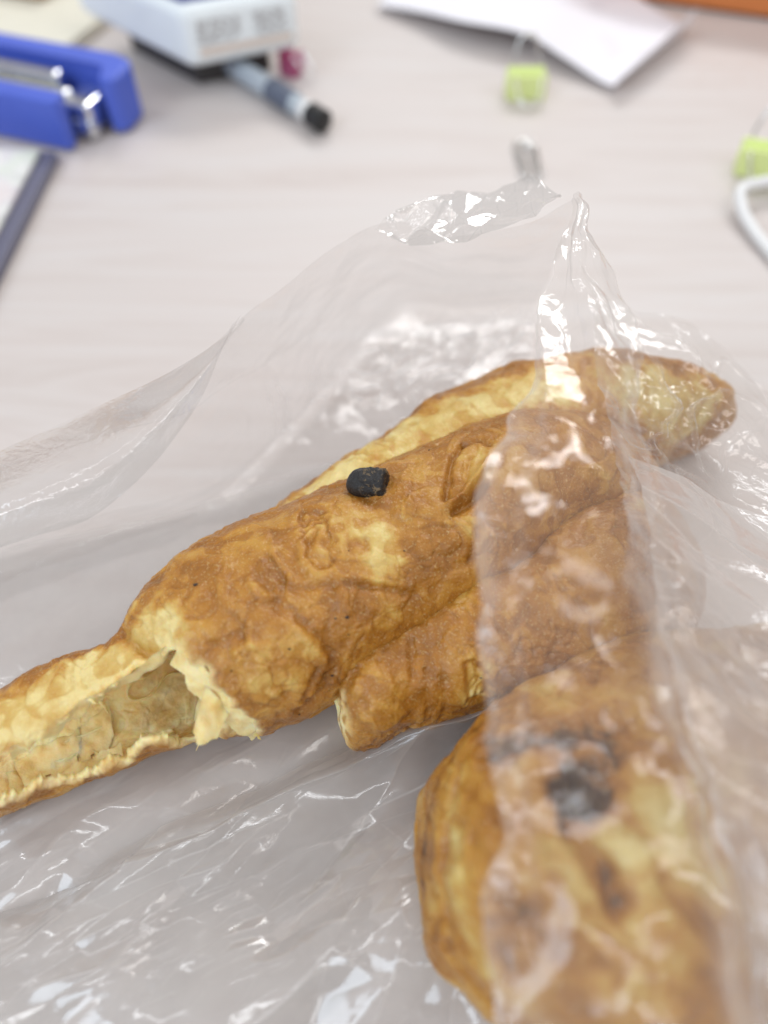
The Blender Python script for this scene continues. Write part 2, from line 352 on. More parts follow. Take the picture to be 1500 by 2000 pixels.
# --- main strand (torn open at its left end)
stA = [((-70, 1392), (-60, 1625), 23), ((60, 1322), (85, 1566), 24), ((150, 1272), (200, 1515), 25), ((232, 1238), (290, 1475), 27), ((262, 1185), (345, 1458), 29),
       ((330, 1098), (435, 1440), 33), ((450, 1032), (535, 1432), 35), ((560, 986), (650, 1375), 36), ((690, 932), (782, 1300), 37),
       ((800, 882), (892, 1238), 38), ((895, 832), (990, 1190), 39), ((990, 815), (1075, 1120), 39), ((1110, 800), (1170, 1090), 36), ((1250, 815), (1290, 1040), 28)]
nu, nv = 760, 460
VA, NA, tA = tube(stA, nu, nv, 0, 22)
fA = [('pit', [(612, 1015), (622, 1050), (625, 1085)], 3.6, 1.5, .02),
      ('tone', [(915, 890), (905, 940)], 3.5, -.16), ('groove', [(905, 868), (930, 860), (958, 872)], .8, 1.4, .2), ('groove', [(920, 895), (912, 940), (900, 965)], .6, .7, .1),
      ('ridge', [(880, 988), (905, 965), (935, 930), (958, 905)], 1.1, 3.0, .02), ('groove', [(872, 975), (878, 930), (885, 890), (905, 868)], .9, 1.9, .25),
      ('groove', [(885, 1002), (918, 985), (948, 950)], 1.0, 1.9, .24),
      ('dome', [(530, 1215), (570, 1265), (600, 1320)], 6.2, 1.7, -.16), ('dome', [(495, 1280), (512, 1345)], 4.0, 1.3, -.12),
      ('ridge', [(560, 1205), (600, 1248), (632, 1283)], 1.5, .9, -.2), ('groove', [(545, 1185), (600, 1225), (645, 1275), (645, 1310), (620, 1350), (585, 1385)], 1.5, 1.5, .2),
      ('groove', [(622, 1300), (605, 1325), (585, 1360)], .8, 1.0, .18), ('groove', [(500, 1240), (535, 1310), (560, 1360)], 1.1, 1.0, .12),
      ('groove', [(535, 1118), (575, 1150), (640, 1142), (700, 1140), (760, 1152), (810, 1160)], 1.3, 1.2, .16),
      ('groove', [(575, 1095), (590, 1125)], 1.6, 1.1, .18), ('groove', [(520, 1085), (555, 1130)], .8, .8, .14), ('groove', [(545, 1080), (575, 1120)], .7, .7, .1),
      ('ridge', [(500, 1140), (518, 1165)], .8, .6, -.18), ('ridge', [(488, 1130), (500, 1155)], .8, .6, -.18), ('groove', [(520, 1140), (540, 1175), (520, 1185)], 1.0, .9, .16),
      ('dome', [(765, 920), (775, 975)], 4.6, 1.3, -.05), ('tone', [(690, 958), (720, 982), (755, 985)], 1.6, .2), ('dome', [(700, 1175), (690, 1200)], 5.5, .8, .06),
      ('tone', [(735, 1050), (745, 1085)], 4.5, -.34), ('tone', [(700, 1000), (720, 1020)], 5, -.14), ('ridge', [(705, 1125), (765, 1142)], .7, .6, -.2),
      ('tone', [(860, 1060), (800, 1150), (850, 1110)], 5.5, .05), ('tone', [(400, 1062), (460, 1030), (560, 990), (690, 937), (800, 887), (900, 840), (990, 825)], 2.6, .15),
      ('groove', [(700, 1060), (720, 1075), (715, 1055)], .8, .6, .2), ('dome', [(900, 1060), (925, 1040)], 3.6, 1.0, -.06),
      ('groove', [(945, 1010), (925, 1050), (915, 1100)], 1.0, 1.0, .15),
      ('tone', [(-40, 1430), (60, 1400), (150, 1352), (230, 1312), (300, 1245)], 7.5, -.52), ('tone', [(20, 1335), (120, 1288), (225, 1247)], 1.9, .34),
      ('tone', [(255, 1190), (310, 1130)], 2.0, .30), ('groove', [(238, 1238), (262, 1262), (290, 1280)], 1.7, 2.6, .05),
      ('tone', [(640, 1310), (560, 1400), (530, 1420)], 3, .14), ('groove', [(400, 1150), (440, 1200), (430, 1260)], 1.4, .6, .06), ('dome', [(350, 1240), (380, 1260)], 4, .5, .03)]
OA, toA = dough(VA, NA, fA, 3, .44, 1.05, .62)
q = proj(VA.reshape(-1, 3)); front = np.sum(NA.reshape(-1, 3)*(VA.reshape(-1, 3)-EYE), 1) < 0
jag = np.stack([fbm(q_ := np.c_[q/34, 0*q[:, 0]], 3, 41)+.3*perlin(q_*2.6, 46), fbm(q_, 3, 45)+.3*perlin(q_*2.6, 47)], -1)*np.array([15, 12])
hole = inside([(-300, 1590), (-100, 1500), (22, 1474), (60, 1452), (120, 1405), (200, 1352), (270, 1300), (328, 1262), (372, 1290), (405, 1330), (445, 1378),
               (478, 1402), (500, 1440), (478, 1432), (447, 1412), (425, 1428), (400, 1462), (360, 1462), (330, 1440), (290, 1452), (240, 1478), (150, 1525), (60, 1555), (-100, 1600)], q+jag) & front
# the torn end leaves the strand's left edge ragged as well
hole = hole.reshape(nu, nv)
Q = grid_quads(nu, nv, True); hf = hole.ravel()
keep = ~(hf[Q].sum(1) >= 2); Qo = Q[keep]
iu = int(nu*.56)                                            # inner wall only where the cavity is
thick = 1.6+.35*fbm(VA[:iu].reshape(-1, 3)/7, 2, 51)
mem = np.abs(perlin(VA[:iu].reshape(-1, 3)/np.array([7., 7, 4]), 53)); mem2 = np.abs(perlin(VA[:iu].reshape(-1, 3)/3.2, 54))
inn = np.clip(thick, .7, 3)+1.5*np.clip(.14-mem, 0, 1)*6*sstep(-.2, .4, perlin(VA[:iu].reshape(-1, 3)/12, 59))+.12*perlin(VA[:iu].reshape(-1, 3)/1.6, 60)
nh = (hole[:iu]).ravel()
from_edge = np.ones(iu*nv)
IA = OA[:iu].reshape(-1, 3)-NA[:iu].reshape(-1, 3)*inn[:, None]
Qi = Q[keep & (Q.max(1) < iu*nv)][:, ::-1]+nu*nv
ed = {}
E = np.concatenate([Qo[:, [k, (k+1) % 4]] for k in range(4)]); Es = np.sort(E, 1)
_, first, cnt = np.unique(Es[:, 0].astype(np.int64)*1000003+Es[:, 1], return_index=True, return_counts=True)
be = E[first[cnt == 1]]; be = be[(be < iu*nv).all(1)]
Qr = np.c_[be[:, 1], be[:, 0], be[:, 0]+nu*nv, be[:, 1]+nu*nv]
# pale crumb shows right at the torn rim of the outer skin
rimv = np.zeros(nu*nv, bool); rimv[be.ravel()] = True; m = rimv.reshape(nu, nv); dist = np.full((nu, nv), 13.)
cur = m.copy()
for k in range(13):
    dist[cur & (dist > k)] = k; c2 = cur.copy(); c2[1:] |= cur[:-1]; c2[:-1] |= cur[1:]; c2 |= np.roll(cur, 1, 1) | np.roll(cur, -1, 1); cur = c2
wide = sstep(330, 400, q[:, 0])*5+7
rimc = np.clip(1-dist.ravel()/wide, 0, 1)**1.1
OA = (OA.reshape(-1, 3)+NA.reshape(-1, 3)*(rimc*(-.9*rimc+.55*perlin(VA.reshape(-1, 3)/2.6, 48)+.16*perlin(VA.reshape(-1, 3)/.7, 49)))[:, None])
cn = np.zeros(nu*nv); np.add.at(cn, be.ravel(), 1)
for _ in range(5):                                          # ease the stair-stepped grid boundary into a torn line
    for A_, off in ((OA, 0), (IA, 0)):
        sm = np.zeros((nu*nv, 3)); np.add.at(sm, be[:, 0], A_[be[:, 1]]); np.add.at(sm, be[:, 1], A_[be[:, 0]])
        k_ = np.where(cn[:len(A_)] > 0)[0]; A_[k_] = .5*A_[k_]+.5*sm[k_]/cn[k_, None]
OA = OA.reshape(nu, nv, 3)
crA = np.r_[rimc*.9, np.maximum(rimc[:iu*nv], .99-.34*sstep(.03, .3, mem)*sstep(-.2, .5, perlin(VA[:iu].reshape(-1, 3)/11, 57)))]
toI = .40+.25*perlin(VA[:iu].reshape(-1, 3)/8, 58)
npmesh('strand', np.r_[OA.reshape(-1, 3), IA], np.r_[Qo, Qi, Qr], M_DOUGH, twist, {'toast_shade': np.r_[toA, toI], 'crumb': crA})

# --- back strand
stB = [((470, 1050), (560, 1260), 22), ((560, 962), (640, 1180), 26), ((640, 915), (720, 1140), 27), ((745, 852), (830, 1090), 29), ((812, 796), (900, 1060), 31),
       ((900, 752), (990, 1030), 32), ((1010, 714), (1090, 990), 33), ((1110, 690), (1170, 950), 33), ((1210, 690), (1260, 920), 32), ((1310, 712), (1345, 890), 28), ((1425, 765), (1440, 850), 20)]
VB, NB, _ = tube(stB, 460, 260, 14, 16)
OB, toB = dough(VB, NB, [('tone', [(590, 985), (700, 915), (800, 850), (880, 810), (960, 780), (1080, 750)], 6.5, -.40), ('tone', [(560, 965), (640, 920), (745, 858), (812, 802), (900, 757), (1010, 720)], 1.7, .15),
                         ('tone', [(1270, 760), (1360, 800)], 9, -.42)], 21, .42, 1.3, .7)
npmesh('strand', OB.reshape(-1, 3), grid_quads(460, 260, True), M_DOUGH, twist, {'toast_shade': toB, 'crumb': 0*toB})
# --- lower front strand
stC = [((645, 1300), (668, 1462), 21), ((690, 1262), (722, 1465), 25), ((760, 1205), (805, 1436), 26), ((880, 1130), (940, 1395), 29), ((1000, 1065), (1090, 1370), 31), ((1130, 980), (1220, 1320), 34), ((1240, 960), (1310, 1260), 29), ((1330, 980), (1380, 1200), 22)]
VC, NC, tC = tube(stC, 420, 300, 3.0, 14)
OC, toC = dough(VC, NC, [('groove', [(802, 1250), (806, 1320)], 1.0, 1.3, .22), ('groove', [(860, 1240), (868, 1330), (860, 1400)], 1.2, .9, .12), ('dome', [(730, 1330), (760, 1400)], 4, 1.2, -.15),
                         ('ridge', [(700, 1330), (712, 1400)], 1.2, .8, -.2), ('pit', [(925, 1320), (940, 1350)], 3.2, 1.2, -.15), ('tone', [(830, 1240), (910, 1235)], 4, .07),
                         ('groove', [(740, 1290), (770, 1370)], .8, .8, .1), ('groove', [(830, 1310), (835, 1390)], .9, .8, .12), ('tone', [(662, 1400), (672, 1450)], 3, -.2)], 33, .45, 1.2, .8)
npmesh('strand', OC.reshape(-1, 3), grid_quads(420, 300, True), M_DOUGH, twist, {'toast_shade': toC, 'crumb': np.repeat(1-sstep(.8, 3.2, tC), 300)*sstep(-.5, .2, perlin(OC.reshape(-1, 3)/2, 66))})

# --- torn crumb: thin ragged membranes inside the open end
def membrane(pts_a, pts_b, seed, amp=1.2, n=40, m=26):
    A = smooth_path(pts_a, n); B = smooth_path(pts_b, n); t = np.linspace(0, 1, m)[None, :, None]
    X = A[:, None]*(1-t)+B[:, None]*t; N = grid_normals(X, False)
    x = X.reshape(-1, 3); x = x+N.reshape(-1, 3)*(amp*perlin(x/5, seed)+.5*amp*perlin(x/2.2, seed+1))[:, None]
    tt = np.tile(np.linspace(0, 1, m), n); cut = tt < .88+.22*fbm(np.c_[x[:, 0]/2.5, x[:, 1]/2.5, 0*tt], 2, seed+2)
    q = grid_quads(n, m, False); return x, q[cut[q].all(1)]
MV, MQ = [], []
def addmem(*a, **k):
    x, q = membrane(*a, **k); MQ.append(q+sum(len(v) for v in MV)); MV.append(x)
addmem([P(20, 1475, 158), P(90, 1440, 160), P(150, 1395, 162)], [P(60, 1560, 150), P(120, 1535, 152), P(165, 1480, 156)], 61)
addmem([P(150, 1400, 162), P(180, 1400, 161), P(215, 1370, 163)], [P(160, 1520, 153), P(190, 1500, 155), P(225, 1450, 158)], 64)
addmem([P(420, 1385, 152), P(450, 1390, 151), P(490, 1410, 150)], [P(385, 1468, 150), P(432, 1428, 150), P(512, 1448, 148)], 70, amp=.9)
addmem([P(395, 1340, 154), P(420, 1372, 153), P(450, 1395, 152)], [P(375, 1420, 153), P(385, 1445, 152), P(392, 1470, 150)], 85, amp=.9)
addmem([P(0, 1480, 157), P(15, 1520, 154), P(25, 1580, 150)], [P(40, 1500, 157), P(45, 1530, 154), P(55, 1575, 151)], 73, amp=.6)
addmem([P(640, 1352, 150), P(655, 1375, 149), P(660, 1400, 148)], [P(655, 1345, 149), P(685, 1380, 148), P(678, 1425, 147)], 76, amp=.5)
def skin(px, py, back=0., dx=0, dy=0):                       # a point on the crust, or shifted inwards and deeper
    c = pick(VA.reshape(-1, 3), NA.reshape(-1, 3), px, py); return P(px+dx, py+dy, (c-EYE)@FW+back)
addmem([skin(*c, .5, 12, -9) for c in ((338, 1268), (375, 1296), (412, 1338), (450, 1382), (484, 1410), (504, 1436))],
       [skin(*c, 4.2, *d) for c, d in (((338, 1268), (-6, 34)), ((375, 1296), (-24, 34)), ((412, 1338), (-30, 24)), ((450, 1382), (-30, 20)), ((484, 1410), (-24, 22)), ((504, 1436), (-14, 14)))], 101, amp=.7, n=90, m=30)
addmem([skin(*c, 1.5) for c in ((402, 1338), (425, 1362), (452, 1388))], [skin(*c, 0.2, *d) for c, d in (((402, 1338), (-30, 112)), ((425, 1362), (-32, 112)), ((452, 1388), (-34, 66)))], 111, amp=.9, n=50, m=44)
addmem([skin(*c, -.1) for c in ((20, 1462), (80, 1430), (150, 1375), (220, 1335), (280, 1296), (325, 1262))],
       [skin(*c, 3.4, *d) for c, d in (((20, 1462), (4, 26)), ((80, 1430), (6, 20)), ((150, 1375), (6, 28)), ((220, 1335), (8, 16)), ((280, 1296), (10, 24)), ((325, 1262), (6, 24)))], 121, amp=.6, n=110, m=24)
addmem([P(60, 1560, 149.5), P(150, 1525, 151), P(240, 1478, 153)], [P(66, 1528, 151.5), P(150, 1490, 153), P(236, 1446, 155)], 131, amp=1.0, n=70, m=24)
MV, MQ = np.concatenate(MV), np.concatenate(MQ)
npmesh('torn_crumb', MV, MQ, M_DOUGH, twist, {'toast_shade': .2+.15*perlin(MV/4, 79), 'crumb': np.full(len(MV), .85)})

# --- second stick, nearest the camera, its rounded end towards the left
near = thing('fried_dough_stick', 'browner fried dough stick with a dark hole, under the film nearest the camera', 'fried dough', G(1200, 1750), 'fried dough sticks in the plastic bag')
stD = [((822, 1665), (822, 1735), 15), ((832, 1590), (836, 1812), 25), ((856, 1515), (866, 1892), 34), ((898, 1447), (918, 1958), 39), ((955, 1392), (1000, 2025), 41), ((1030, 1340), (1120, 2085), 42), ((1110, 1290), (1250, 2140), 42),
       ((1240, 1236), (1430, 2150), 41), ((1400, 1215), (1650, 2150), 39), ((1620, 1190), (1880, 2120), 36)]
VD, ND, _ = tube(stD, 420, 420, 1.5, 0, 2.2)
OD, toD = dough(VD, ND, [('groove', [(1120, 1525), (1150, 1560)], 4.3, 8.5, 1.0), ('groove', [(1085, 1535), (1130, 1545)], 3.0, 3.0, .35), ('groove', [(1150, 1500), (1195, 1465)], 3.6, 3.0, .38),  # first groove: shade inside the hole is put into the crust colour
                         ('groove', [(960, 1470), (1030, 1440), (1120, 1425), (1210, 1405)], 3.2, 3.4, .40), ('groove', [(1105, 1590), (1140, 1650), (1190, 1710), (1200, 1760)], 2.6, 4.0, .45),
                         ('ridge', [(1060, 1580), (1110, 1680), (1150, 1760)], 3.4, 3.2, -.08), ('ridge', [(1160, 1620), (1210, 1670)], 3.5, 1.6, -.35), ('tone', [(1130, 1620), (1200, 1640)], 4, -.2),
                         ('groove', [(955, 1425), (885, 1530), (858, 1650), (862, 1780), (900, 1900), (955, 1975)], 1.5, 2.2, .02), ('tone', [(935, 1420), (862, 1520), (832, 1650), (838, 1790), (880, 1900)], 1.4, .26),
                         ('tone', [(880, 1650), (900, 1780), (940, 1880)], 3.2, -.24), ('groove', [(1000, 1760), (1080, 1860), (1200, 1900)], 2.5, 1.2, .2), ('groove', [(930, 1640), (985, 1740), (1010, 1800)], 1.6, 1.0, .15),
                         ('tone', [(1280, 1620), (1340, 1680)], 7, -.3), ('groove', [(1300, 1740), (1400, 1800), (1480, 1840)], 3, 2, .2), ('tone', [(1000, 1560), (1010, 1680)], 5, .04)], 47, .34, 1.5, .55)
npmesh('strand', OD.reshape(-1, 3), grid_quads(420, 420, True), M_DOUGH, near, {'toast_shade': toD, 'crumb': 0*toD})

# --- the black speck
def husk_mat():
    t = NT('charred_black'); o = t.obj(); n = t.noise(o, 900, 4, .65, .4); n2 = t.noise(o, 2600, 3); s = t.attr('fleck')
    f = t.math('MULTIPLY', t.math('GREATER_THAN', t.math('ADD', n, t.math('MULTIPLY', n2, .25)), .70), s)
    c = t.mix(t.math('MULTIPLY', f, .8), (.014, .013, .014), (.19, .13, .065))
    b = t.principled(Base_Color=c, Roughness=.42); t.l(t.bump(t.math('ADD', n, n2), .6, .0006), b.inputs['Normal'])
    return t.done(b.outputs[0])
oa = OA.reshape(-1, 3); na = NA.reshape(-1, 3)
c0 = pick(VA.reshape(-1, 3), na, 722, 950); i0 = np.argmin(np.linalg.norm(VA.reshape(-1, 3)-c0, axis=1)); c0 = oa[i0]; n0 = na[i0]
ax = P(757, 958, 150)-P(678, 930, 150); ax -= n0*(ax@n0)*.9; ax /= np.linalg.norm(ax); sd = np.cross(n0, ax); sd /= np.linalg.norm(sd)
cen = P(718, 944, (c0-EYE)@FW-1.2)
u = np.linspace(0, 1, 40); th = np.linspace(0, 2*np.pi, 44, endpoint=False)
prof = np.where(u < .45, np.sqrt(np.clip(1-((.45-u)/.45)**2, 0, 1)), 1-.22*(u-.45)); prof[-7:] *= [.99, .97, .93, .86, .76, .58, .05]
L, Wd = 8.9, 3.0
X = np.stack([cen+ax*L*(min(uu, .95)-.5)+(sd*np.cos(a)+np.cross(ax, sd)*np.sin(a))*Wd*1.08*max(pr, .02) for uu, pr in zip(u, prof) for a in th])
nn = (X-cen)/np.linalg.norm(X-cen, axis=1)[:, None]
X = X+nn*(.25*perlin(X/2.2, 81)+.30*np.abs(perlin(X/.9, 82))*np.repeat(.35+1.2*sstep(.3, .6, u), 44)-.08)[:, None]
hk = npmesh('charred_speck', X, grid_quads(40, 44, True), husk_mat(), None, {'fleck': np.repeat(sstep(.35, .6, u), 44)})
tag(hk, 'small black charred speck with tan flecks stuck on the golden crust', 'speck')

# --- tiny dark crumbs and a pale fibre on the crust
M_CR = plain('burnt_crumb', (.03, .018, .012), .6)
bm = bmesh.new()
for k, (px, py, r) in enumerate([(382, 1143, .42), (566, 1268, .22), (678, 1207, .34), (838, 880, .2), (655, 1207, .2), (650, 1320, .26), (680, 1240, .16), (790, 1076, .18), (585, 1395, .2), (452, 1310, .16), (680, 1075, .14), (940, 1325, .2)]):
    src, nrm = (oa, na)
    if (px, py) == (940, 1325): src, nrm = OC.reshape(-1, 3), NC.reshape(-1, 3)
    c = pick(src, nrm, px, py)
    bmesh.ops.create_icosphere(bm, subdivisions=2, radius=r*MM, matrix=Matrix.Translation(Vector(c*MM)) @ Matrix.Diagonal((1.3, .8, .7, 1)))
o = bm_obj('burnt_crumbs', bm, M_CR, twist, True); o['kind'] = 'stuff'

# ------------------------------------------------------------------ the plastic bag
bag = thing('plastic_bag', 'crumpled clear plastic bag opened around the fried dough sticks', 'bag', G(800, 1200))
def sheet(name, rows, nr, nc, mat, lays=(), smooth=0., fade=None, ridge=None, wob=0., band=None, blur=0):
    R = np.array(rows, float); K, J = R.shape[:2]
    X = hermite(R, np.arange(K), np.linspace(0, K-1, nr)); X = np.swapaxes(hermite(np.swapaxes(X, 0, 1), np.arange(J), np.linspace(0, J-1, nc)), 0, 1)
    N = grid_normals(X, False)
    if np.mean(np.sum(N*(X-EYE), -1)) > 0: N = -N
    su = np.linalg.norm(np.diff(X, axis=0), axis=-1).mean(1); sv = np.linalg.norm(np.diff(X, axis=1), axis=-1).mean(0)
    a, b = np.meshgrid(np.r_[0, np.cumsum(su)], np.r_[0, np.cumsum(sv)], indexing='ij')
    q = np.stack([a.ravel(), b.ravel()], -1); x = X.reshape(-1, 3); n = N.reshape(-1, 3)
    disp = np.zeros(len(x))
    for (lam, amp, ang, stretch, seed, lo, hi) in lays:
        c, s = math.cos(ang), math.sin(ang); r = np.stack([(q[:, 0]*c+q[:, 1]*s)/stretch, -q[:, 0]*s+q[:, 1]*c], -1)
        z = np.zeros((len(q), 1)); wq = r+.16*lam*np.c_[perlin(np.c_[r/lam/1.6, z], seed+1), perlin(np.c_[r/lam/1.6, z], seed+2)]
        msk = sstep(lo, hi, perlin(np.c_[q/(lam*2.2+14), z], seed+3)) if hi > lo else 1.
        disp += amp*facet(wq/lam, seed)*msk
    if smooth: disp += smooth*perlin(x/30, 5)
    if ridge is not None: disp += ridge(proj(x), x)
    if fade is not None: disp *= fade(a/a.max(), b/b.max()).ravel()
    D = disp.reshape(nr, nc)
    for _ in range(blur):
        for ax_ in (0, 1):
            Dp = np.pad(D, [(1, 1) if k == ax_ else (0, 0) for k in (0, 1)], mode='edge'); D = .5*D+.25*(Dp[:-2] + Dp[2:] if ax_ == 0 else Dp[:, :-2]+Dp[:, 2:])
    disp = D.ravel(); lap = np.zeros_like(D)
    lap[1:-1, 1:-1] = np.hypot((D[2:, 1:-1]+D[:-2, 1:-1]-2*D[1:-1, 1:-1])/np.maximum(np.gradient(np.unique(a[:, 0]))[1:-1, None], .05)**1, (D[1:-1, 2:]+D[1:-1, :-2]-2*D[1:-1, 1:-1])/np.maximum(np.gradient(b[0])[None, 1:-1], .05)**1)
    crease = np.clip((lap-.03)/.30, 0, 1).ravel()
    if band is not None: crease = np.clip(crease+band(a/a.max(), b/b.max()).ravel()*(.75+.5*perlin(np.c_[q[:, 0]/25, q[:, 1]/1.6, 0*q[:, 0]], 77)), 0, 2.2)
    if wob: x = x+wob*np.stack([perlin(x/11, 61)+.4*perlin(x/4, 64), perlin(x/11, 62), .6*perlin(x/11, 63)], -1)
    return npmesh(name, x+n*disp[:, None], grid_quads(nr, nc, False), mat, bag, {'crease': crease})

F_CLEAR = film_mat('clear_film', .03, .16, .10, tint=(.988, .986, .985), fmax=.30)
F_MILKY = film_mat('creased_film', .08, .34, .10, fr=1.25, fmax=.36, bump=.25, bscale=150, crease=.16)
F_HEM = film_mat('folded_film', .34, .22, .14, bump=.25, bscale=120, fmax=.2)
F_FOLD = film_mat('fold_film', .10, .25, .10, bump=.4, bscale=200, fmax=.35)
F_FLOOR = film_mat('crumpled_film', .33, .24, .12, tint=(.99, .985, .98), fr=1.7, fmax=.5, bump=.10, bscale=150)

# floor layer the sticks lie on
rows = []
for f in (0, .18, .36, .5, .62, .74, .86, 1):
    rows.append([G(px, p0_+(2100-p0_)*f, h) for px, p0_, h in zip((-420, -180, 60, 300, 540, 780, 1020, 1300), (1230, 1130, 1062, 1010, 940, 860, 800, 800), (1.0, 1.2, 1.4, 1.2, 1.2, 1.2, 1.0, .8))])
sheet('floor_layer', rows, 400, 460, F_FLOOR,
      [(26, 2.0, 2.1, 4.0, 3, 0, 0), (12, 2.1, 2.15, 3.5, 5, 0, 0), (5, 1.0, 2.05, 3, 8, -.4, .3), (2.1, .32, 2.0, 2.8, 9, -.1, .5)],
      fade=lambda a, b: .22+.78*sstep(.35, .6, a), wob=.6, blur=3)
# front layer folded down in front of the torn stick, tented up to the near stick
top = [(-260, 1900, 2), (0, 1800, 4), (170, 1712, 6), (330, 1640, 8), (500, 1560, 9), (690, 1482, 11), (800, 1432, 13), (950, 1380, 17), (1060, 1330, 19)]
r0 = [G(x, y, h) for x, y, h in top]
r1 = [G(x+dx, y+dy, h) for (x, y, _), dx, dy, h in zip(top, (10, 10, 10, 15, 15, 20, 15, -10, -60), (70, 75, 70, 70, 70, 75, 80, 90, 120), (3, 5, 7, 7, 7, 7, 8, 9, 10))]
r2 = [G(x, y, h) for x, y, h in [(-260, 2080, 2), (0, 1960, 4), (190, 1870, 6), (360, 1800, 5), (540, 1740, 4), (690, 1680, 5), (790, 1640, 8), (860, 1600, 12), (960, 1600, 12)]]
r3 = [G(x, y, h) for x, y, h in [(-260, 2200, 2), (0, 2080, 3), (200, 2000, 5), (380, 1950, 6), (560, 1900, 6), (690, 1850, 7), (800, 1800, 10), (870, 1790, 14), (960, 1790, 12)]]
r4 = [G(x, y, h) for x, y, h in [(-260, 2350, 2), (0, 2230, 2), (220, 2180, 3), (400, 2150, 3), (580, 2120, 3), (720, 2090, 4), (840, 2060, 8), (930, 2020, 12), (1010, 2000, 12)]]
rb = [G(x-4, y-26, max(.6, h*.45)) for x, y, h in top]
sheet('front_layer', [rb, r0, r1, r2, r3, r4], 380, 520, F_FLOOR,
      [(26, 2.6, 1.75, 2.4, 13, 0, 0), (13, 2.7, 1.9, 2.4, 15, 0, 0), (5.5, 1.25, 1.6, 2.6, 18, -.4, .3), (2.3, .36, 1.8, 2.8, 19, -.1, .5)], fade=lambda a, b: .75+.25*sstep(0, .15, a), wob=.8, blur=3)

# back layer standing up behind the sticks
t0 = [P(-420, 1075, 146), P(-150, 950, 149), P(0, 882, 151), P(165, 812, 153), P(330, 735, 155), P(455, 638, 158), P(590, 530, 162), P(750, 430, 167), P(880, 458, 168), P(1000, 440, 166), P(1090, 405, 162), P(1134, 381, 159.5)]
rowsB = []
for dy, fz, z0 in ((0, 1, 0), (6, .80, 0), (17, .50, 0), (29, .24, 0), (37, .06, 1.5), (28, .0, 2.6), (2, .0, 2.2), (-35, 0, 1.2)):
    rowsB.append([np.array([A[0]+.12*dy*c, A[1]+dy*c, A[2]*fz+z0]) for A, c in zip(t0, np.clip((np.arange(12)-4)/3, .12, 1.05))])
def ridge_back(q, x):
    d = segdist(np.c_[q, 0*q[:, 0]], [(560, 800, 0), (690, 750, 0), (800, 720, 0), (900, 690, 0), (1000, 645, 0)]); m = np.exp(-(d/60)**2)
    c, s_ = math.cos(.75), math.sin(.75); k = np.stack([x[:, 0]*c+x[:, 1]*s_, -x[:, 0]*s_+x[:, 1]*c], -1)
    k = k+2.5*np.stack([perlin(x/12, 97), perlin(x/12, 98)], -1)
    return m*(1.0*facet(k/np.array([20., 8.]), 91)+.55*facet(k/np.array([8., 4.2]), 92)-.30*np.exp(-(np.abs(perlin(np.c_[k/np.array([9., 4.]), 0*d], 99))/.12)**2))
sheet('back_layer', rowsB, 330, 420, F_CLEAR, [(46, 2.2, 1.4, 2.5, 23, 0, 0), (13, .6, 1.5, 3.5, 25, .0, .6), (4, .2, 1.5, 3, 27, .15, .6)], ridge=ridge_back, fade=lambda a, b: .25+.75*sstep(0, .1, a), wob=.8)
# curled lip at the left of the back layer
l0 = [P(-300, 1180, 148), P(-60, 1085, 150), P(60, 1045, 151), P(175, 1008, 153), P(290, 915, 156), P(390, 790, 157.5), P(462, 640, 158)]
l1 = [p+np.array([0, 6, -3]) for p in (P(-300, 1120, 149), P(-60, 1030, 151), P(60, 985, 152), P(175, 930, 154), P(285, 845, 157), P(385, 745, 158.5), P(464, 636, 158))]
l2 = [P(-300, 1050, 147), P(-60, 912, 149), P(60, 858, 150.5), P(175, 806, 152), P(300, 748, 154), P(385, 695, 156), P(466, 632, 158)]
sheet('curled_lip', [l0, l1, l2], 140, 260, F_CLEAR, [(20, 1.4, 1.3, 3, 31, 0, 0), (6, .5, 1.3, 2.5, 33, .0, .5)])
# little folded-over flap along the top
f0 = [P(735, 436, 166), P(800, 458, 165), P(880, 466, 164), P(960, 457, 163), P(1040, 434, 161), P(1100, 402, 160)]
f1 = [P(760, 430, 168), P(830, 432, 169), P(895, 420, 170), P(965, 405, 170), P(1035, 395, 168), P(1100, 394, 162)]
f2 = [P(790, 428, 171), P(865, 408, 173), P(905, 385, 175), P(965, 368, 175), P(1035, 364, 173), P(1098, 384, 164)]
sheet('top_fold', [f0, f1, f2], 120, 240, F_FOLD, [(13, 2.6, .6, 1.2, 35, 0, 0), (5, .9, .2, 1.2, 37, 0, 0)], wob=.8)

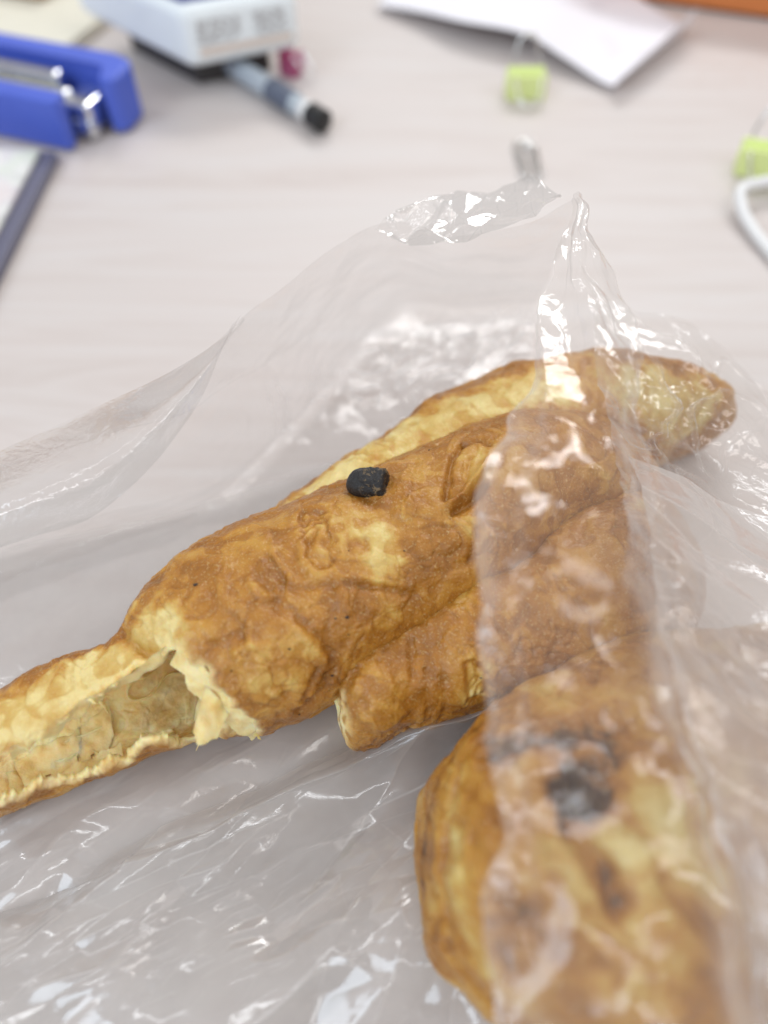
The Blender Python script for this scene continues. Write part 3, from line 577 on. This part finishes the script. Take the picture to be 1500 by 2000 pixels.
# tall front flap folded down over the sticks
fl = [[(1118, 392, 159), (1123, 383, 158), (1128, 378, 158.3), (1133, 376, 158.6), (1137, 382, 159)],
      [(1096, 440, 155), (1110, 436, 153), (1126, 433, 153), (1138, 436, 153), (1144, 446, 154)],
      [(1082, 500, 151), (1105, 495, 148), (1132, 490, 147), (1158, 488, 148), (1180, 500, 151)],
      [(1062, 590, 146), (1100, 590, 142), (1140, 588, 140), (1185, 585, 142), (1226, 602, 145)],
      [(1040, 710, 139), (1090, 712, 134), (1150, 712, 132), (1210, 705, 133), (1256, 690, 137)],
      [(1000, 830, 131), (1070, 835, 125), (1140, 838, 123), (1215, 838, 125), (1266, 850, 130)],
      [(952, 915, 123), (1040, 935, 118), (1120, 945, 116), (1205, 950, 118), (1267, 955, 124)],
      [(924, 1045, 117), (1030, 1055, 112), (1120, 1060, 111), (1205, 1060, 113), (1266, 1060, 119)],
      [(950, 1200, 112), (1030, 1200, 109), (1120, 1195, 107), (1215, 1180, 109), (1283, 1150, 115)],
      [(938, 1400, 108), (1040, 1400, 106), (1140, 1390, 105), (1250, 1370, 106), (1335, 1330, 110)],
      [(966, 1600, 105), (1050, 1600, 104), (1160, 1590, 103.5), (1290, 1570, 104), (1400, 1540, 107)],
      [(948, 1800, 103), (1070, 1800, 101), (1190, 1790, 100), (1330, 1770, 99), (1450, 1740, 101)],
      [(965, 2150, 100), (1080, 2150, 98), (1210, 2150, 96), (1380, 2140, 94), (1520, 2100, 94)]]
sheet('front_flap', [[P(*c) for c in r] for r in fl], 460, 200, F_MILKY,
      [(16, 1.7, .1, 4.0, 43, 0, 0), (6.5, 1.6, .12, 4.5, 91, -.3, .3), (2.8, .6, .15, 3.6, 49, -.3, .2)], fade=lambda a, b: (.2+.8*sstep(0, .08, a))*(1-.5*sstep(.55, .72, a)), wob=1.5, blur=2,
      band=lambda a, b: sstep(.1, .35, a)*(1.5*np.exp(-(b/.10)**2)+.8*np.exp(-((b-.2)/.03)**2))+1.3*np.exp(-((1-b)/.022)**2)+.5*np.exp(-((b-.86)/.03)**2)*sstep(.2, .4, a)+2.0*np.exp(-((b-.9)/.08)**2)*sstep(.5, .65, a))
# cover over the right end and the near stick
cv = [[(1150, 560, 186), (1225, 610, 184), (1330, 636, 183), (1405, 690, 181), (1475, 745, 178), (1620, 850, 172)],
      [(1160, 640, 178), (1225, 680, 177), (1320, 700, 177), (1410, 745, 176), (1490, 800, 174), (1640, 900, 168)],
      [(1180, 760, 163), (1230, 790, 164), (1310, 800, 168), (1410, 830, 171), (1500, 870, 170), (1650, 960, 165)],
      [(1215, 900, 143), (1250, 910, 146), (1320, 930, 152), (1420, 960, 157), (1510, 990, 158), (1660, 1050, 155)],
      [(1235, 1060, 121), (1270, 1060, 125), (1330, 1080, 132), (1420, 1110, 138), (1520, 1140, 139), (1670, 1180, 138)],
      [(1262, 1220, 114), (1290, 1220, 115), (1345, 1240, 119), (1430, 1260, 122), (1520, 1290, 122), (1680, 1320, 120)],
      [(1318, 1420, 108), (1340, 1420, 108), (1380, 1420, 108.5), (1440, 1430, 109), (1530, 1440, 109), (1690, 1460, 110)],
      [(1385, 1640, 104), (1400, 1640, 103), (1430, 1640, 102), (1470, 1640, 101), (1550, 1640, 101), (1690, 1640, 101)],
      [(1425, 1860, 101), (1440, 1850, 100), (1470, 1850, 98), (1500, 1850, 97), (1570, 1850, 96), (1690, 1850, 96)],
      [(1470, 2150, 98), (1490, 2150, 96), (1510, 2150, 94), (1540, 2150, 93), (1600, 2150, 93), (1700, 2150, 93)]]
def ridge_cover(q, x):
    m = np.exp(-(((q[:, 0]-1320)/110)**2+((q[:, 1]-800)/110)**2))
    return m*(.9*np.clip(.10-np.abs(perlin(x/9.5, 95)), 0, 1)*14+.3*facet(x[:, :2]/2.6, 96))
sheet('side_layer', [[P(*c) for c in r] for r in cv], 460, 260, F_MILKY,
      [(24, 2.2, .7, 2.2, 53, 0, 0), (9, 1.1, .6, 2.4, 55, -.2, .35), (3.5, .4, .8, 1.8, 57, -.3, .2)], ridge=ridge_cover, wob=1.0)

# bunched inner film between the two sticks
iv = [[(1230, 885, 150), (1330, 930, 152), (1430, 985, 155), (1640, 1060, 152)],
      [(1262, 985, 139), (1340, 1010, 141), (1440, 1060, 145), (1650, 1120, 144)],
      [(1278, 1120, 128), (1350, 1120, 130), (1450, 1150, 133), (1660, 1200, 132)],
      [(1296, 1260, 119), (1365, 1260, 121), (1460, 1280, 123), (1670, 1300, 121)],
      [(1350, 1440, 111), (1400, 1440, 111), (1480, 1450, 111), (1680, 1460, 112)],
      [(1405, 1620, 104), (1440, 1620, 103), (1500, 1620, 102.2), (1690, 1620, 102)],
      [(1445, 1830, 101.5), (1480, 1830, 99.6), (1530, 1830, 98), (1690, 1830, 98)],
      [(1490, 2160, 98), (1520, 2160, 95.5), (1560, 2160, 94), (1690, 2160, 94)]]
sheet('inner_layer', [[P(*c) for c in r] for r in iv], 260, 200, film_mat('bunched_film', .46, .3, .09, fr=1.6, bump=.3, bscale=140),
      [(20, 2.2, 1.1, 3, 71, 0, 0), (8, 1.4, .8, 2.6, 73, -.4, .2), (3.2, .5, .7, 2.4, 75, -.2, .3)])

# ------------------------------------------------------------------ things further back on the desk
Z = np.array([0, 0, 1.])
M_BLUE = plain('blue_plastic', (.075, .13, .60), .42)
M_CHROME = plain('chrome', (.80, .81, .80), .2, 1.0)
M_DARK = plain('dark_metal', (.06, .06, .065), .4, .6)
M_WHITE = plain('white_plastic', (.80, .80, .80), .45)
M_SILVER = plain('silver_wire', (.75, .75, .74), .2, 1.0)
M_LIME = plain('lime_enamel', (.76, .86, .36), .4)
M_PINK = plain('magenta_enamel', (.42, .09, .20), .4)
M_BLACK = plain('black_plastic', (.012, .012, .013), .3)

st = thing('stapler', 'blue desk stapler with chrome magazine lying on its side', 'stapler', G(150, 280))
e = np.array([-.94, .342, 0]); nrm = np.array([-.342, -.94, 0]); O = np.array([-96., 305, 0])
bm = bmesh.new()
prism(bm, [(-2, 2), (1, -1.5), (8, -2.5), (170, -2.5), (170, 5.5), (8, 5.5), (4.6, 7.5), (4, 16), (-.5, 16.5), (-3, 13)], e, nrm, Z, O, 1, 21, 1.6)
bm_obj('handle_arm', bm, M_BLUE, st)
bm = bmesh.new(); prism(bm, [(13, 26), (170, 25), (170, 34), (12, 34), (10, 32)], e, nrm, Z, O, 1, 19.5, 1.2); bm_obj('base_arm', bm, M_BLUE, st)
slab('magazine', M_CHROME, st, O, e, nrm, Z, (24, 170), (9.5, 14.5), (8, 18), 1.2)
slab('magazine', M_CHROME, st, O, e, nrm, Z, (17, 170), (15.5, 20), (7, 15), 1.2)
slab('magazine_core', M_DARK, st, O, e, nrm, Z, (9, 170), (8, 24), (2, 7.5), .6)
slab('nose_block', M_CHROME, st, O, e, nrm, Z, (6, 18), (8, 23.5), (2.2, 13.5), 1.6)
slab('staple_guide', M_CHROME, st, O, e, nrm, Z, (5.5, 14), (20, 25), (1.5, 8), 1.0)

# white packet, raised on an added dark block that fills its shadow
p0 = np.array([-75.5, 315, 12.]); pr = np.array([-31, 334, 12.]); pl = np.array([-135, 369, 12.])
ea = (pr-p0)/np.linalg.norm(pr-p0); eb = (pl-p0)/np.linalg.norm(pl-p0)
def packet_mat():
    t = NT('printed_packet'); o = t.obj()
    n = t.noise(t.scaled(o, (900, 900, 60)), 1.0, 2); n2 = t.noise(o, 30, 2)
    c = t.mix(n2, (.80, .86, .89), (.86, .90, .92))
    b = t.principled(Base_Color=c, Roughness=.3); t.l(t.bump(t.noise(o, 70, 3), .5, .002), b.inputs['Normal']); return t.done(b.outputs[0])
pk = thing('tissue_packet', 'white packet with dark blue top and grey print, set on an added dark block', 'packet', p0)
M_PK = packet_mat()
bm = bmesh.new(); prism(bm, [(0, 0), (47, 0), (47, 75), (0, 75)], ea, eb, Z, p0, 0, 22, 4.5, 5); bm_obj('wrapper', bm, M_PK, pk)
M_NAVY = plain('navy_print', (.03, .05, .26), .35); M_GREY = plain('grey_print', (.36, .34, .34), .5, var=.25, scale=700); M_CREAM = plain('cream_print', (.72, .62, .55), .5)
fz = -np.cross(ea, Z); fz = fz if fz@(p0-EYE) < 0 else -fz
def patch(name, mat, a0, a1, z0, z1):                       # flat print on the packet's right face
    bm = bmesh.new(); q = p0+fz*.12
    bm.faces.new([bm.verts.new(Vector((q+ea*a+Z*z)*MM)) for a, z in ((a0, z0), (a1, z0), (a1, z1), (a0, z1))]); bm_obj(name, bm, mat, pk)
patch('printed_strip', M_CREAM, 4.6, 42.4, 4.6, 7.5)
rp = np.random.default_rng(5)
for zz in np.arange(8.6, 17, .95):
    for lo, hi in ((4, 21.5), (27, 41.5)):
        x = lo+rp.random()*2
        while x < hi-1.5:
            w = 1+rp.random()*3.2; patch('print_line', M_GREY, x, min(x+w, hi), zz, zz+.42+.2*rp.random()); x += w+.5+rp.random()*1.6
bm = bmesh.new(); prism(bm, [(4, 5), (44, 4), (45, 74), (2, 74)], ea, eb, Z, p0, 21.6, 23.4, .8); bm_obj('top_label', bm, M_NAVY, pk)
pad = tag(slab('shadow_block', plain('shadow_dark', (.05, .045, .045), .6), None, p0-Z*12, ea, eb, Z, (10, 42), (14, 60), (.2, 11.9), 1.5), 'added dark block filling the shadow under the white packet', 'pad')  # dark colour stands in for the shade beneath the packet

# cream note block behind the stapler
q0 = G(-60, 95); ec = np.array([.93, -.36, 0.]); en = np.array([.36, .93, 0.])
nb = thing('note_block', 'cream block of paper behind the blue stapler', 'paper block', q0)
slab('paper_stack', plain('cream_paper', (.72, .69, .58), .7), nb, q0, ec, en, Z, (-60, 46), (4, 90), (0, 5), .6)
bw = tag(slab('brown_pouch', plain('brown_leather', (.38, .23, .10), .55), None, G(35, -2, 5), ec, en, Z, (-30, 14), (0, 30), (.1, 9), 2.5), 'brown pouch at the top left corner, on the cream paper block', 'pouch')

# notebook with dark edge, bottom left
nbk = thing('notebook', 'thin pale printed notebook with a dark edge beside the stapler', 'notebook', G(0, 400))
A, B = G(108, 300, 4), G(-60, 640, 4); ev = (B-A)/np.linalg.norm(B-A); ew = np.array([-ev[1], ev[0], 0]); ew = ew if ew[0] < 0 else -ew
A0 = A*1.0; A0[2] = 0
slab('cover', plain('navy_cover', (.13, .13, .19), .4), nbk, A0, ev, ew, Z, (-2, 150), (0, 140), (.1, 4.0), .8)
def page_mat():
    t = NT('printed_page'); o = t.obj(); n = t.noise(o, 55, 3, .6); v = t.noise(o, 160, 2)
    c = t.ramp(n, [(.35, (.70, .62, .62)), (.5, (.74, .73, .72)), (.65, (.66, .70, .62))])
    c = t.mix(t.math('MULTIPLY', t.math('GREATER_THAN', v, .58), .3), c, (.45, .40, .50))
    return t.done(t.principled(Base_Color=c, Roughness=.6).outputs[0])
slab('page_block', page_mat(), nbk, A0, ev, ew, Z, (0, 148), (5.5, 138), (4.05, 5.6), .3)

# pen
pen = thing('pen', 'pen with clear blue grey barrel and black cap, beside the packet', 'pen', G(540, 190))
a, b = G(430, 112, 5), G(632, 238, 5); d = (b-a)/np.linalg.norm(b-a)
def cyl(name, mat, s0, s1, r, par=pen, org=None, dr=None, rr=None):
    org = a if org is None else org; dr = d if dr is None else dr
    bm = bmesh.new(); n = 12; tube_mesh(bm, [org+dr*(s0+(s1-s0)*k/n) for k in range(n+1)], rr or [r*(.8 if k in (0, n) else 1) for k in range(n+1)], 20); return bm_obj(name, bm, mat, par, True)
Lp = np.linalg.norm(b-a)
tn = NT('clear_barrel'); bb = tn.principled(Base_Color=(.62, .70, .78, 1), Roughness=.15); bb.inputs['Transmission Weight'].default_value = .35; M_BARREL = tn.done(bb.outputs[0])
cyl('barrel', M_BARREL, -30, Lp-12, 4.3); cyl('ferrule', M_WHITE, Lp-12.2, Lp-8, 4.0); cyl('end_cap', M_BLACK, Lp-8.2, Lp+.5, 4.5)
cyl('grip', plain('grey_grip', (.10, .12, .17), .4), Lp-34, Lp-17, 4.6)

# binder clips
def clip(name, label, mat, px, py, yaw, w=16.0, scale=1.0, lie=True, wires=True):
    c = G(px, py); t = thing(name, label, 'binder clip', c, 'binder clips on the desk')
    ex = np.array([math.cos(yaw), math.sin(yaw), 0]); ey = np.array([-math.sin(yaw), math.cos(yaw), 0]); w *= scale; k = scale
    bm = bmesh.new()
    prism(bm, [(0, 0.3), (0, 10.5*k), (1.2*k, 10.5*k), (4.6*k, 1.4*k), (7.4*k, 10.5*k), (8.6*k, 10.5*k), (8.6*k, .3)], ey, Z, ex, c-ex*w/2, 0, w, .25, 2)
    bm_obj('clip_body', bm, mat, t)
    for sgn, ang in ((0, .12), (1, 1.25)):
        base = c+ey*(0.2 if sgn == 0 else 8.4*k)+Z*(10.2*k if sgn else 9.8*k)
        dirv = (-ey*math.cos(ang)*1.0+Z*(-.75 if sgn == 0 else math.sin(ang))) if sgn == 0 else (ey*math.cos(ang)+Z*math.sin(ang))
        dirv = dirv/np.linalg.norm(dirv); h = 12*k
        pts = [base-ex*w*.36, base-ex*w*.30+dirv*h*.5, base-ex*w*.2+dirv*h*.85, base-ex*w*.08+dirv*h, base+ex*w*.08+dirv*h, base+ex*w*.2+dirv*h*.85, base+ex*w*.30+dirv*h*.5, base+ex*w*.36]
        bm = bmesh.new(); tube_mesh(bm, smooth_path(pts, 30), .55*k, 8); bm_obj('wire_handle', bm, M_SILVER, t, True)
    return t
clip('binder_clip', 'lime green binder clip standing alone below the white receipt', M_LIME, 1026, 198, .03, 16, .95)
clip('binder_clip', 'lime green binder clip at the right edge beside the white cord', M_LIME, 1482, 352, -.28, 18, 1.0)
clip('binder_clip', 'magenta binder clip next to the white packet, behind the pen', M_PINK, 585, 150, .9, 9, .9)

# wire paper clip
pc = G(1030, 310, .6); bm = bmesh.new(); ex = np.array([1., .03, 0]); ey = np.array([-.03, 1., 0])
loop = lambda w, y0, y1: [pc+ex*x+ey*y for x, y in ((-w, y0), (-w, (y0+y1)/2), (-w, y1-w), (-w*.7, y1-w*.3), (0, y1), (w*.7, y1-w*.3), (w, y1-w), (w, (y0+y1)/2), (w, y0))]
tube_mesh(bm, smooth_path(loop(4.0, -11, 12), 40), .75, 8); tube_mesh(bm, smooth_path([p+Z*.3 for p in loop(1.6, -13, 8)], 40), .75, 8)
tag(bm_obj('paper_clip', bm, M_SILVER, None, True), 'silver wire paper clip lying on the desk just behind the bag', 'paper clip')

# white cord loop at the right edge
bm = bmesh.new(); tube_mesh(bm, smooth_path([G(1560, 352, 6), G(1490, 356, 6), G(1447, 372, 6), G(1450, 410, 4), G(1475, 455, 2.5), G(1530, 520, 2)], 50), 2.0, 12)
tag(bm_obj('white_cord', bm, M_WHITE, None, True), 'loop of thick white cord at the right edge of the desk', 'cord')

# receipt
near_ = [(735, 10, 3), (820, 24, 6), (900, 42, 9), (1022, 66, 10), (1100, 112, 6), (1188, 166, 3), (1216, 150, 9)]
mid_ = [(795, -40, 3), (880, -32, 5), (960, -20, 7), (1085, 5, 7), (1170, 50, 4), (1265, 106, 3), (1292, 82, 11)]
far_ = [(860, -95, 2), (930, -90, 3), (1000, -85, 4), (1130, -60, 4), (1230, -15, 3), (1335, 48, 3), (1362, 15, 13)]
R = np.array([[G(*c) for c in r] for r in (near_, mid_, far_)])
X = hermite(R, np.arange(3), np.linspace(0, 2, 40)); X = np.swapaxes(hermite(np.swapaxes(X, 0, 1), np.arange(7), np.linspace(0, 6, 120)), 0, 1)
def receipt_mat():
    t = NT('receipt_paper'); o = t.obj(); n = t.noise(o, 45, 2)
    c = t.mix(t.math('MULTIPLY', t.math('SUBTRACT', n, .56, True), 2.5, True), (.80, .79, .84), (.55, .53, .60))
    return t.done(t.principled(Base_Color=c, Roughness=.6).outputs[0])
rc = npmesh('receipt', X.reshape(-1, 3), grid_quads(40, 120, False), receipt_mat()); md = rc.modifiers.new('thickness', 'SOLIDIFY'); md.thickness = .00025; md.offset = 0
tag(rc, 'long white curled receipt with a fold, at the back of the desk', 'receipt')

# orange folder at the back right
a, b = G(1150, -8), G(1560, 50); e1 = (b-a)/np.linalg.norm(b-a); e2 = np.array([-e1[1], e1[0], 0])
fo = thing('orange_folder', 'orange folder box at the far right back of the desk', 'folder', a)
slab('folder_case', plain('orange_card', (.62, .20, .055), .5), fo, a, e1, e2, Z, (-10, 260), (0, 120), (1.5, 38), 1.2)
slab('shadow_strip', M_DARK, fo, a, e1, e2, Z, (-9, 259), (1.5, 118), (.1, 1.4), .3)  # dark strip drawn as the shadow line along the folder's lower edge
